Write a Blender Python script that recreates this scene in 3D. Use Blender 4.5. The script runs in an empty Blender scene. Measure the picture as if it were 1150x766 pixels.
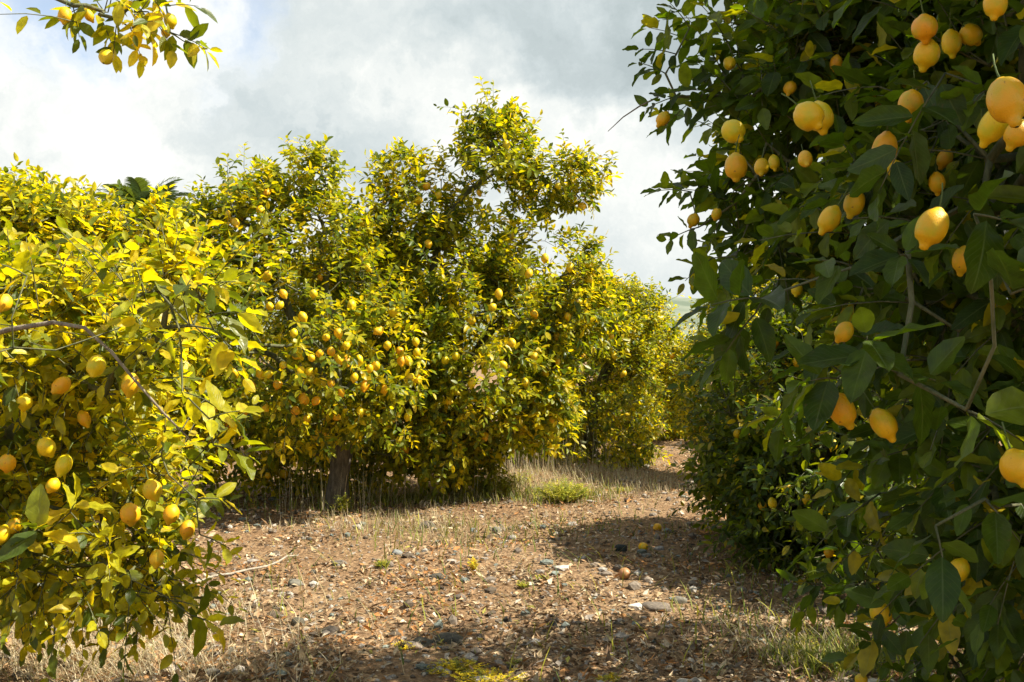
import bpy, math, random
import numpy as np
from mathutils import Vector, Matrix, noise

random.seed(7)
RNG = np.random.default_rng(7)
C = bpy.context.scene.collection
R = math.radians
F = 1118.0
CAM = np.array([0.0, 0.0, 1.5])
SUN_AZ, SUN_EL = 97.0, 49.0           # degrees right of the view direction, degrees up


def P(px, py, d):
    """a point of the photograph at depth d metres, in world coordinates"""
    return np.array([(px - 575) / F * d, d, 1.5 + (395 - py) / F * d])


def tag(o, label=None, cat=None, group=None, kind=None):
    if label: o['label'] = label
    if cat: o['category'] = cat
    if group: o['group'] = group
    if kind: o['kind'] = kind
    return o


def link(name, data, parent=None, loc=None):
    o = bpy.data.objects.new(name, data)
    C.objects.link(o)
    if parent: o.parent = parent
    if loc is not None: o.location = loc
    return o


def unit(a):
    return a / np.maximum(np.linalg.norm(a, axis=-1, keepdims=True), 1e-9)


def tri_mesh(name, V, T, mats, smooth=True, col=None, uv=None, mi=None):
    V = np.ascontiguousarray(V, np.float32); T = np.ascontiguousarray(T, np.int32)
    me = bpy.data.meshes.new(name)
    me.vertices.add(len(V)); me.vertices.foreach_set('co', V.ravel())
    me.loops.add(T.size); me.loops.foreach_set('vertex_index', T.ravel())
    me.polygons.add(len(T))
    me.polygons.foreach_set('loop_start', np.arange(0, T.size, 3, dtype=np.int32))
    me.polygons.foreach_set('loop_total', np.full(len(T), 3, np.int32))
    me.polygons.foreach_set('use_smooth', np.full(len(T), smooth, bool))
    if mi is not None: me.polygons.foreach_set('material_index', np.asarray(mi, np.int32))
    if col is not None:
        a = me.color_attributes.new('Col', 'FLOAT_COLOR', 'POINT')
        c4 = np.ones((len(V), 4), np.float32); c4[:, :3] = col
        a.data.foreach_set('color', c4.ravel())
    if uv is not None:
        l = me.uv_layers.new(name='UVMap')
        l.data.foreach_set('uv', np.ascontiguousarray(uv[T.ravel()], np.float32).ravel())
    for m in (mats if isinstance(mats, (list, tuple)) else [mats]): me.materials.append(m)
    me.update(calc_edges=True)
    return me


# ------------------------------------------------------------------ materials
def new_mat(name):
    m = bpy.data.materials.new(name); m.use_nodes = True
    nt = m.node_tree; nt.nodes.clear()
    return m, nt, nt.nodes, nt.links


def N(nodes, kind, **kw):
    n = nodes.new(kind)
    for k, v in kw.items():
        if k.startswith('i_'): n.inputs[k[2:].replace('_', ' ')].default_value = v
        else: setattr(n, k, v)
    return n


def leaf_material(name, veins=False, rough=0.38, trans=0.42, tint=(1.75, 1.5, 0.35), add=(0.03, 0.03, 0.0), spec=0.5):
    m, nt, n, l = new_mat(name)
    out = N(n, 'ShaderNodeOutputMaterial')
    at = N(n, 'ShaderNodeVertexColor', layer_name='Col')
    base = at.outputs['Color']
    pr = N(n, 'ShaderNodeBsdfPrincipled'); pr.inputs['Roughness'].default_value = rough
    pr.inputs['Specular IOR Level'].default_value = spec
    tr = N(n, 'ShaderNodeBsdfTranslucent')
    geo = N(n, 'ShaderNodeNewGeometry')
    # blotchy natural variation over the leaf surfaces
    tc = N(n, 'ShaderNodeTexCoord')
    nz = N(n, 'ShaderNodeTexNoise'); nz.inputs['Scale'].default_value = 38.0; nz.inputs['Detail'].default_value = 2.0
    l.new(tc.outputs['Object'], nz.inputs['Vector'])
    mr = N(n, 'ShaderNodeMapRange'); mr.inputs['From Min'].default_value = .3; mr.inputs['From Max'].default_value = .7
    mr.inputs['To Min'].default_value = .72; mr.inputs['To Max'].default_value = 1.25
    l.new(nz.outputs['Fac'], mr.inputs['Value'])
    vm = N(n, 'ShaderNodeVectorMath', operation='SCALE')
    l.new(base, vm.inputs[0]); l.new(mr.outputs[0], vm.inputs['Scale'])
    base = vm.outputs[0]
    # paler underside
    mx = N(n, 'ShaderNodeMix', data_type='RGBA')
    under = N(n, 'ShaderNodeVectorMath', operation='MULTIPLY_ADD')
    under.inputs[1].default_value = (1.15, 1.15, 1.3); under.inputs[2].default_value = (.03, .035, .015)
    l.new(base, under.inputs[0])
    l.new(geo.outputs['Backfacing'], mx.inputs[0]); l.new(base, mx.inputs[6]); l.new(under.outputs[0], mx.inputs[7])
    colr = mx.outputs[2]
    if veins:
        uv = N(n, 'ShaderNodeUVMap'); sp = N(n, 'ShaderNodeSeparateXYZ'); l.new(uv.outputs[0], sp.inputs[0])
        ab = N(n, 'ShaderNodeMath', operation='SUBTRACT'); l.new(sp.outputs[0], ab.inputs[0]); ab.inputs[1].default_value = .5
        ab2 = N(n, 'ShaderNodeMath', operation='ABSOLUTE'); l.new(ab.outputs[0], ab2.inputs[0])
        rib = N(n, 'ShaderNodeMapRange'); rib.inputs['From Min'].default_value = .0; rib.inputs['From Max'].default_value = .045
        rib.inputs['To Min'].default_value = 1; rib.inputs['To Max'].default_value = 0; l.new(ab2.outputs[0], rib.inputs['Value'])
        # side veins: waves in (along - lateral)
        s1 = N(n, 'ShaderNodeMath', operation='MULTIPLY_ADD'); l.new(ab2.outputs[0], s1.inputs[0]); s1.inputs[1].default_value = -.55
        l.new(sp.outputs[1], s1.inputs[2])
        s2 = N(n, 'ShaderNodeMath', operation='MULTIPLY'); l.new(s1.outputs[0], s2.inputs[0]); s2.inputs[1].default_value = 62
        s3 = N(n, 'ShaderNodeMath', operation='SINE'); l.new(s2.outputs[0], s3.inputs[0])
        s4 = N(n, 'ShaderNodeMapRange'); s4.inputs['From Min'].default_value = .75; s4.inputs['From Max'].default_value = 1
        s4.inputs['To Max'].default_value = .35; l.new(s3.outputs[0], s4.inputs['Value'])
        vv = N(n, 'ShaderNodeMath', operation='MAXIMUM'); l.new(rib.outputs[0], vv.inputs[0]); l.new(s4.outputs[0], vv.inputs[1])
        pale = N(n, 'ShaderNodeMix', data_type='RGBA'); pale.inputs[7].default_value = (.22, .28, .07, 1)
        f = N(n, 'ShaderNodeMath', operation='MULTIPLY'); l.new(vv.outputs[0], f.inputs[0]); f.inputs[1].default_value = .5
        l.new(f.outputs[0], pale.inputs[0]); l.new(colr, pale.inputs[6]); colr = pale.outputs[2]
        bp = N(n, 'ShaderNodeBump'); bp.inputs['Strength'].default_value = .35; bp.inputs['Distance'].default_value = .004; bp.invert = True
        l.new(vv.outputs[0], bp.inputs['Height']); l.new(bp.outputs[0], pr.inputs['Normal'])
    if veins:
        sn = N(n, 'ShaderNodeTexNoise'); sn.inputs['Scale'].default_value = 110; sn.inputs['Detail'].default_value = 3; l.new(tc.outputs['Object'], sn.inputs['Vector'])
        sr = N(n, 'ShaderNodeMapRange'); sr.inputs['From Min'].default_value = .66; sr.inputs['From Max'].default_value = .72; sr.inputs['To Max'].default_value = .7; l.new(sn.outputs['Fac'], sr.inputs['Value'])
        sm = N(n, 'ShaderNodeMix', data_type='RGBA'); sm.inputs[7].default_value = (.16, .1, .03, 1); l.new(sr.outputs[0], sm.inputs[0]); l.new(colr, sm.inputs[6]); colr = sm.outputs[2]
        rn = N(n, 'ShaderNodeMapRange'); rn.inputs['To Min'].default_value = rough - .14; rn.inputs['To Max'].default_value = rough + .2; l.new(nz.outputs['Fac'], rn.inputs['Value']); l.new(rn.outputs[0], pr.inputs['Roughness'])
    l.new(colr, pr.inputs['Base Color'])
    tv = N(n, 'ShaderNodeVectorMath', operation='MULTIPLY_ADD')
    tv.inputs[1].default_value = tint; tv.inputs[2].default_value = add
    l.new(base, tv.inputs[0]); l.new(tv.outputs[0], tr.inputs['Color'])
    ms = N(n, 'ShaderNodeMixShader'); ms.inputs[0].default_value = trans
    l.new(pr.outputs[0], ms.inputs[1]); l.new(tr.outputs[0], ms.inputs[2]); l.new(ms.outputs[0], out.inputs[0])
    return m


def bark_material(name, c1, c2, scale=30):
    m, nt, n, l = new_mat(name)
    out = N(n, 'ShaderNodeOutputMaterial'); pr = N(n, 'ShaderNodeBsdfPrincipled'); pr.inputs['Roughness'].default_value = .85
    tc = N(n, 'ShaderNodeTexCoord'); mp = N(n, 'ShaderNodeMapping'); mp.inputs['Scale'].default_value = (1, 1, .3)
    nz = N(n, 'ShaderNodeTexNoise'); nz.inputs['Scale'].default_value = scale; nz.inputs['Detail'].default_value = 5; nz.inputs['Roughness'].default_value = .65
    cr = N(n, 'ShaderNodeValToRGB'); cr.color_ramp.elements[0].position = .35; cr.color_ramp.elements[1].position = .68
    cr.color_ramp.elements[0].color = (*c1, 1); cr.color_ramp.elements[1].color = (*c2, 1)
    bp = N(n, 'ShaderNodeBump'); bp.inputs['Strength'].default_value = .7; bp.inputs['Distance'].default_value = .01
    l.new(tc.outputs['Object'], mp.inputs[0]); l.new(mp.outputs[0], nz.inputs['Vector']); l.new(nz.outputs['Fac'], cr.inputs[0])
    l.new(cr.outputs[0], pr.inputs['Base Color']); l.new(nz.outputs['Fac'], bp.inputs['Height']); l.new(bp.outputs[0], pr.inputs['Normal'])
    l.new(pr.outputs[0], out.inputs[0])
    return m


def vcol_material(name, rough=.8, trans=0.0, spec=.3):
    m, nt, n, l = new_mat(name)
    out = N(n, 'ShaderNodeOutputMaterial'); pr = N(n, 'ShaderNodeBsdfPrincipled')
    pr.inputs['Roughness'].default_value = rough; pr.inputs['Specular IOR Level'].default_value = spec
    at = N(n, 'ShaderNodeVertexColor', layer_name='Col')
    tc = N(n, 'ShaderNodeTexCoord'); nz = N(n, 'ShaderNodeTexNoise'); nz.inputs['Scale'].default_value = 60; nz.inputs['Detail'].default_value = 3
    l.new(tc.outputs['Object'], nz.inputs['Vector'])
    mr = N(n, 'ShaderNodeMapRange'); mr.inputs['From Min'].default_value = .3; mr.inputs['From Max'].default_value = .7
    mr.inputs['To Min'].default_value = .65; mr.inputs['To Max'].default_value = 1.3; l.new(nz.outputs['Fac'], mr.inputs['Value'])
    vm = N(n, 'ShaderNodeVectorMath', operation='SCALE'); l.new(at.outputs[0], vm.inputs[0]); l.new(mr.outputs[0], vm.inputs['Scale'])
    l.new(vm.outputs[0], pr.inputs['Base Color'])
    if trans:
        tr = N(n, 'ShaderNodeBsdfTranslucent'); l.new(vm.outputs[0], tr.inputs['Color'])
        ms = N(n, 'ShaderNodeMixShader'); ms.inputs[0].default_value = trans
        l.new(pr.outputs[0], ms.inputs[1]); l.new(tr.outputs[0], ms.inputs[2]); l.new(ms.outputs[0], out.inputs[0])
    else:
        bp = N(n, 'ShaderNodeBump'); bp.inputs['Strength'].default_value = .6; bp.inputs['Distance'].default_value = .006
        l.new(nz.outputs['Fac'], bp.inputs['Height']); l.new(bp.outputs[0], pr.inputs['Normal'])
        l.new(pr.outputs[0], out.inputs[0])
    return m


def lemon_material(name, ripe, green):
    m, nt, n, l = new_mat(name)
    out = N(n, 'ShaderNodeOutputMaterial'); pr = N(n, 'ShaderNodeBsdfPrincipled')
    pr.inputs['Roughness'].default_value = .4; pr.inputs['Specular IOR Level'].default_value = .4
    pr.inputs['Subsurface Weight'].default_value = .0; pr.inputs['Subsurface Radius'].default_value = (.02, .01, .002)
    pr.inputs['Subsurface Scale'].default_value = .5
    tc = N(n, 'ShaderNodeTexCoord'); oi = N(n, 'ShaderNodeObjectInfo')
    nz = N(n, 'ShaderNodeTexNoise'); nz.inputs['Scale'].default_value = 22; nz.inputs['Detail'].default_value = 4
    l.new(tc.outputs['Object'], nz.inputs['Vector'])
    cr = N(n, 'ShaderNodeValToRGB'); cr.color_ramp.elements[0].position = .34; cr.color_ramp.elements[1].position = .56
    cr.color_ramp.elements[0].color = (*green, 1); cr.color_ramp.elements[1].color = (*ripe, 1)
    l.new(nz.outputs['Fac'], cr.inputs[0])
    # each fruit a little different in hue
    hs = N(n, 'ShaderNodeHueSaturation')
    h = N(n, 'ShaderNodeMapRange'); h.inputs['To Min'].default_value = .485; h.inputs['To Max'].default_value = .53
    l.new(oi.outputs['Random'], h.inputs['Value']); l.new(h.outputs[0], hs.inputs['Hue']); l.new(cr.outputs[0], hs.inputs['Color'])
    # small brown blemishes
    sp = N(n, 'ShaderNodeTexNoise'); sp.inputs['Scale'].default_value = 75; sp.inputs['Detail'].default_value = 2
    l.new(tc.outputs['Object'], sp.inputs['Vector'])
    sr = N(n, 'ShaderNodeMapRange'); sr.inputs['From Min'].default_value = .68; sr.inputs['From Max'].default_value = .74; sr.inputs['To Max'].default_value = .7
    l.new(sp.outputs['Fac'], sr.inputs['Value'])
    mx = N(n, 'ShaderNodeMix', data_type='RGBA'); mx.inputs[7].default_value = (.22, .1, .02, 1)
    l.new(sr.outputs[0], mx.inputs[0]); l.new(hs.outputs[0], mx.inputs[6]); l.new(mx.outputs[2], pr.inputs['Base Color'])
    vo = N(n, 'ShaderNodeTexVoronoi'); vo.inputs['Scale'].default_value = 420; l.new(tc.outputs['Object'], vo.inputs['Vector'])
    bp = N(n, 'ShaderNodeBump'); bp.inputs['Strength'].default_value = .28; bp.inputs['Distance'].default_value = .002
    l.new(vo.outputs['Distance'], bp.inputs['Height']); l.new(bp.outputs[0], pr.inputs['Normal'])
    l.new(pr.outputs[0], out.inputs[0])
    return m


def soil_material():
    m, nt, n, l = new_mat('dry_soil')
    out = N(n, 'ShaderNodeOutputMaterial'); pr = N(n, 'ShaderNodeBsdfPrincipled'); pr.inputs['Roughness'].default_value = .95
    pr.inputs['Specular IOR Level'].default_value = .15
    tc = N(n, 'ShaderNodeTexCoord')
    a = N(n, 'ShaderNodeTexNoise'); a.inputs['Scale'].default_value = .9; a.inputs['Detail'].default_value = 6; a.inputs['Roughness'].default_value = .7
    b = N(n, 'ShaderNodeTexNoise'); b.inputs['Scale'].default_value = 22; b.inputs['Detail'].default_value = 8; b.inputs['Roughness'].default_value = .75
    c = N(n, 'ShaderNodeTexVoronoi'); c.inputs['Scale'].default_value = 38
    for t in (a, b, c): l.new(tc.outputs['Object'], t.inputs['Vector'])
    r1 = N(n, 'ShaderNodeValToRGB'); e = r1.color_ramp.elements
    e[0].position = .3; e[0].color = (.095, .068, .04, 1); e[1].position = .72; e[1].color = (.52, .41, .25, 1)
    k = e.new(.52); k.color = (.27, .19, .115, 1)
    l.new(b.outputs['Fac'], r1.inputs[0])
    r2 = N(n, 'ShaderNodeValToRGB'); e = r2.color_ramp.elements
    e[0].position = .38; e[0].color = (.86, .72, .6, 1); e[1].position = .62; e[1].color = (1.15, 1.05, .95, 1)
    l.new(a.outputs['Fac'], r2.inputs[0])
    mu = N(n, 'ShaderNodeMix', data_type='RGBA', blend_type='MULTIPLY'); mu.inputs[0].default_value = 1
    l.new(r1.outputs[0], mu.inputs[6]); l.new(r2.outputs[0], mu.inputs[7]); l.new(mu.outputs[2], pr.inputs['Base Color'])
    ad = N(n, 'ShaderNodeMath', operation='MULTIPLY_ADD'); ad.inputs[1].default_value = .6
    l.new(c.outputs['Distance'], ad.inputs[0]); l.new(b.outputs['Fac'], ad.inputs[2])
    bp = N(n, 'ShaderNodeBump'); bp.inputs['Strength'].default_value = .9; bp.inputs['Distance'].default_value = .03
    l.new(ad.outputs[0], bp.inputs['Height']); l.new(bp.outputs[0], pr.inputs['Normal'])
    l.new(pr.outputs[0], out.inputs[0])
    return m


def hill_material():
    m, nt, n, l = new_mat('hill_grass')
    out = N(n, 'ShaderNodeOutputMaterial'); pr = N(n, 'ShaderNodeBsdfPrincipled'); pr.inputs['Roughness'].default_value = 1
    tc = N(n, 'ShaderNodeTexCoord'); a = N(n, 'ShaderNodeTexNoise'); a.inputs['Scale'].default_value = .03; a.inputs['Detail'].default_value = 8
    l.new(tc.outputs['Object'], a.inputs['Vector'])
    cr = N(n, 'ShaderNodeValToRGB'); e = cr.color_ramp.elements
    e[0].position = .4; e[0].color = (.1, .13, .085, 1); e[1].position = .6; e[1].color = (.2, .22, .16, 1)
    l.new(a.outputs['Fac'], cr.inputs[0]); l.new(cr.outputs[0], pr.inputs['Base Color']); l.new(pr.outputs[0], out.inputs[0])
    return m


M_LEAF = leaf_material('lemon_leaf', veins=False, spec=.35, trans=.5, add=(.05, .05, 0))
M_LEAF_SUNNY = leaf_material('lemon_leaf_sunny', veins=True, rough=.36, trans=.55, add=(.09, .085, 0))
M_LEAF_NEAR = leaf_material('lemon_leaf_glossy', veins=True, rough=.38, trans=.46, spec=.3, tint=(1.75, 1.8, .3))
M_BARK = bark_material('citrus_bark', (.05, .04, .028), (.17, .14, .1))
M_TWIG = bark_material('citrus_twig', (.06, .075, .025), (.16, .15, .07), 60)
M_DEAD = bark_material('bleached_wood', (.22, .18, .13), (.42, .37, .29), 50)
M_BARE = bark_material('bare_branch', (.14, .11, .07), (.34, .28, .2), 60)
M_PALMBARK = bark_material('palm_bark', (.07, .05, .035), (.18, .13, .09), 12)
M_LEMON = lemon_material('lemon_rind', (.8, .41, .004), (.6, .43, .01))
M_LEMON_SHADY = lemon_material('lemon_rind_shaded', (.74, .38, .004), (.55, .4, .01))  # rind darkened a little, shade of the near tree put into its colour
M_ROTTEN = lemon_material('lemon_rind_rotten', (.42, .2, .08), (.3, .17, .06))
M_CALYX = bark_material('calyx', (.06, .1, .02), (.16, .2, .05), 80)
M_SOIL = soil_material()
M_HILL = hill_material()
M_LITTER = vcol_material('dry_leaf', rough=.75, trans=.15)
M_STONE = vcol_material('stone', rough=.9)
M_BLADE = vcol_material('grass_blade', rough=.6, trans=.35)


# ------------------------------------------------------------------ leaf meshes
def leaf_template(rows, K):
    """verts as (s, u); tris"""
    vs = [(0.0, 0.0)]
    us = np.linspace(-1, 1, K)
    for s in rows:
        for u in us: vs.append((s, u))
    vs.append((1.0, 0.0))
    tr = []
    for k in range(K - 1): tr.append((0, 1 + k + 1, 1 + k))
    for i in range(len(rows) - 1):
        a = 1 + i * K; b = a + K
        for k in range(K - 1):
            tr.append((a + k, a + k + 1, b + k + 1)); tr.append((a + k, b + k + 1, b + k))
    a = 1 + (len(rows) - 1) * K; t = len(vs) - 1
    for k in range(K - 1): tr.append((a + k, a + k + 1, t))
    return np.array(vs), np.array(tr)


TEMPL = {
    'hi': leaf_template([.08, .2, .35, .52, .7, .86, .95], 5),
    'mid': leaf_template([.16, .45, .78], 3),
    'lo': leaf_template([.45], 3),
}


def build_leaves(pos, d, nrm, L, W, curl, fold, col, detail):
    S, T = TEMPL[detail]
    n = len(pos)
    d = unit(d); side = unit(np.cross(d, nrm)); nn = np.cross(side, d)
    s = S[:, 0][None, :, None]; u = S[:, 1][None, :, None]
    w = np.sin(np.pi * np.clip(s, 0, 1) ** .82) ** .75
    w = np.where((s <= 0) | (s >= 1), 0, w)
    if detail == 'lo': w = w * 1.05
    L = L[:, None, None]; W = W[:, None, None]; curl = curl[:, None, None]; fold = fold[:, None, None]
    wav = .035 * np.sin(s * 15 + pos[:, :1][:, None, :] * 91) * np.abs(u) if detail == 'hi' else 0
    V = (pos[:, None, :] + d[:, None, :] * (L * (s - .25 * curl * s ** 2)) + side[:, None, :] * (u * w * W * .5 * np.cos(fold))
         + nn[:, None, :] * (np.abs(u) * w * W * .5 * np.sin(fold) - curl * L * s ** 2 * .55 + wav * L))
    m = len(S)
    V = V.reshape(-1, 3)
    TT = (T[None] + (np.arange(n) * m)[:, None, None]).reshape(-1, 3)
    cc = np.repeat(col, m, axis=0)
    uv = np.tile(np.stack([S[:, 1] * .5 + .5, S[:, 0]], 1), (n, 1))
    return V, TT, cc, uv


# leaf colours (mature, mid, young, yellowing; shade and sun of the trees partly put in)
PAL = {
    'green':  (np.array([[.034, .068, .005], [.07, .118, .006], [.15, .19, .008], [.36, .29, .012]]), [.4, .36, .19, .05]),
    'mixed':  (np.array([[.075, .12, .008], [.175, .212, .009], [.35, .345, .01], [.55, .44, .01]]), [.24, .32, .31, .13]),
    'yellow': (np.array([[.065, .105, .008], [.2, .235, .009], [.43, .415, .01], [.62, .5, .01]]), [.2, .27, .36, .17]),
}


def tubes(paths, sides=6):
    """paths: list of (pts Nx3, radii N). Returns V, T"""
    Vs, Ts, off = [], [], 0
    for pts, rad, sd in paths:
        n = len(pts)
        if n < 2: continue
        t = np.gradient(pts, axis=0); t = unit(t)
        ref = np.array([0.31, .17, .93]) if abs(t[0][2]) < .9 else np.array([.93, .3, .1])
        a = unit(np.cross(t, ref)); b = np.cross(t, a)
        ang = np.arange(sd) / sd * 2 * np.pi
        ring = (a[:, None, :] * np.cos(ang)[None, :, None] + b[:, None, :] * np.sin(ang)[None, :, None]) * rad[:, None, None] + pts[:, None, :]
        Vs.append(ring.reshape(-1, 3))
        i = np.arange(n - 1)[:, None] * sd; k = np.arange(sd)[None]; k2 = (k + 1) % sd
        q = np.stack([i + k, i + k2, i + sd + k2, i + sd + k], -1).reshape(-1, 4)
        tt = np.concatenate([q[:, [0, 1, 2]], q[:, [0, 2, 3]]])
        cap0 = [(0, j + 1, j) for j in range(1, sd - 1)]; e = (n - 1) * sd
        cap1 = [(e, e + j, e + j + 1) for j in range(1, sd - 1)]
        tt = np.concatenate([tt, np.array(cap0 + cap1)])
        Ts.append(tt + off); off += n * sd
    return np.concatenate(Vs), np.concatenate(Ts)


# ------------------------------------------------------------------ lemon mesh
def lemon_mesh(name, mat, seed, elong=1.22, nip=1.0, seg=26, rings=20):
    rg = np.random.default_rng(seed)
    V, T, mi = [], [], []
    ph = np.linspace(0, np.pi, rings)
    for i, p in enumerate(ph):
        z = math.cos(p); r = math.sin(p) ** .92 if 0 < p < np.pi else 0
        zz = z * elong
        if z < -.72: # blossom-end nipple
            k = (-.72 - z) / .28
            zz -= nip * .3 * k ** 1.2; r *= 1 - .34 * math.sin(min(1, k * 1.15) * math.pi)
            r = r * (1 - .15 * k)
        if z > .82:
            k = (z - .82) / .18; zz += .1 * k; r *= 1 - .2 * math.sin(k * math.pi)
        for j in range(seg):
            a = 2 * np.pi * j / seg
            f = 1 + .03 * math.sin(2 * a + seed) + .018 * math.sin(3 * a + 2 * z + seed * 2) + .012 * math.sin(5 * a + 4 * z)
            V.append((r * f * math.cos(a) + .05 * zz * math.sin(seed), r * f * math.sin(a), zz))
    for i in range(rings - 1):
        for j in range(seg):
            a = i * seg + j; b = i * seg + (j + 1) % seg; c = a + seg; d = b + seg
            T += [(a, c, d), (a, d, b)]; mi += [0, 0]
    V = np.array(V) * .034
    top = V[0][2]; x0 = V[0][0]
    # calyx star and stalk
    off = len(V); cal = [(x0, 0, top + .002)]
    for j in range(10):
        a = 2 * np.pi * j / 10; rr = .0085 if j % 2 == 0 else .0045
        cal.append((x0 + rr * math.cos(a), rr * math.sin(a), top - .0005))
    Vc = np.array(cal); Tc = [(off, off + 1 + j, off + 1 + (j + 1) % 10) for j in range(10)]
    st = [(np.array([[x0, 0, top - .002], [x0 + .001, .002, top + .014], [x0 + .004, .003, top + .034], [x0 + .01, .003, top + .055]]),
           np.array([.0024, .0019, .0017, .0016]), 6)]
    Vs, Ts = tubes(st)
    Vall = np.concatenate([V, Vc, Vs]); off2 = off + len(Vc)
    Tall = np.concatenate([np.array(T), np.array(Tc), Ts + off2])
    mi = mi + [1] * (len(Tc) + len(Ts))
    return tri_mesh(name, Vall, Tall, [mat, M_CALYX], True, mi=mi)


LEMON_NEAR = [lemon_mesh('lemon', M_LEMON_SHADY, s, e, nn) for s, e, nn in ((1, 1.2, 1.2), (2, 1.15, .8), (5, 1.34, 1.1), (9, 1.1, 1.4), (12, 1.25, .6), (15, 1.02, 1.0))]
LEMON_SUN = [lemon_mesh('lemon', M_LEMON, s, e, nn, 18, 14) for s, e, nn in ((3, 1.2, .9), (4, 1.12, .7), (6, 1.3, 1.1))]
LEMON_ROT = lemon_mesh('rotten_lemon', M_ROTTEN, 8, 1.0, .5)


# ------------------------------------------------------------------ trees
class Lobe:
    def __init__(s, c, r, w=1.0): s.c = np.array(c, float); s.r = np.array(r, float); s.w = w


def LP(px, py, d, rx, rz, ry=None, w=1.0):
    """lobe from a photograph position: radii rx, rz in photograph pixels, ry in metres"""
    return Lobe(P(px, py, d), (rx / F * d, ry if ry else rx / F * d, rz / F * d), w)


def front_depth(lobes, px, py):
    """distance factor along the view ray where the crown's front surface lies"""
    dirv = np.array([(px - 575) / F, 1.0, (395 - py) / F]); best = None
    for lb in lobes:
        o = (CAM - lb.c) / lb.r; d = dirv / lb.r
        a = d @ d; b = 2 * o @ d; c = o @ o - 1
        disc = b * b - 4 * a * c
        if disc > 0:
            t = (-b - math.sqrt(disc)) / (2 * a)
            if t > .5 and (best is None or t < best): best = t
    return best


def nz3(p): return noise.noise(Vector(p))


def sample_shoots(lobes, n, rg, clump=2.0, thr=-.12, shell=.5):
    out = []
    area = np.array([lb.w * (lb.r[0] * lb.r[1] + lb.r[1] * lb.r[2] + lb.r[0] * lb.r[2]) for lb in lobes]); area /= area.sum()
    tries = 0
    while len(out) < n and tries < n * 30:
        tries += 1
        li = rg.choice(len(lobes), p=area); lb = lobes[li]
        v = rg.normal(size=3); v /= np.linalg.norm(v)
        rr = shell + (1 - shell) * rg.random() ** .45
        bump = 1 + .28 * nz3(v * 2.1 + lb.c) + .15 * nz3(v * 5.3 + lb.c)
        p = lb.c + v * lb.r * rr * bump
        if p[2] < .06: continue
        bad = False
        for k, o in enumerate(lobes):
            if k != li:
                q = np.linalg.norm((p - o.c) / o.r)
                if q < .55 and rg.random() < .85: bad = True; break
        if bad: continue
        if nz3(p * clump + 7.7) < thr and rg.random() < .85: continue
        outw = unit(v / lb.r)
        out.append((p, outw, lb))
    return out


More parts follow.
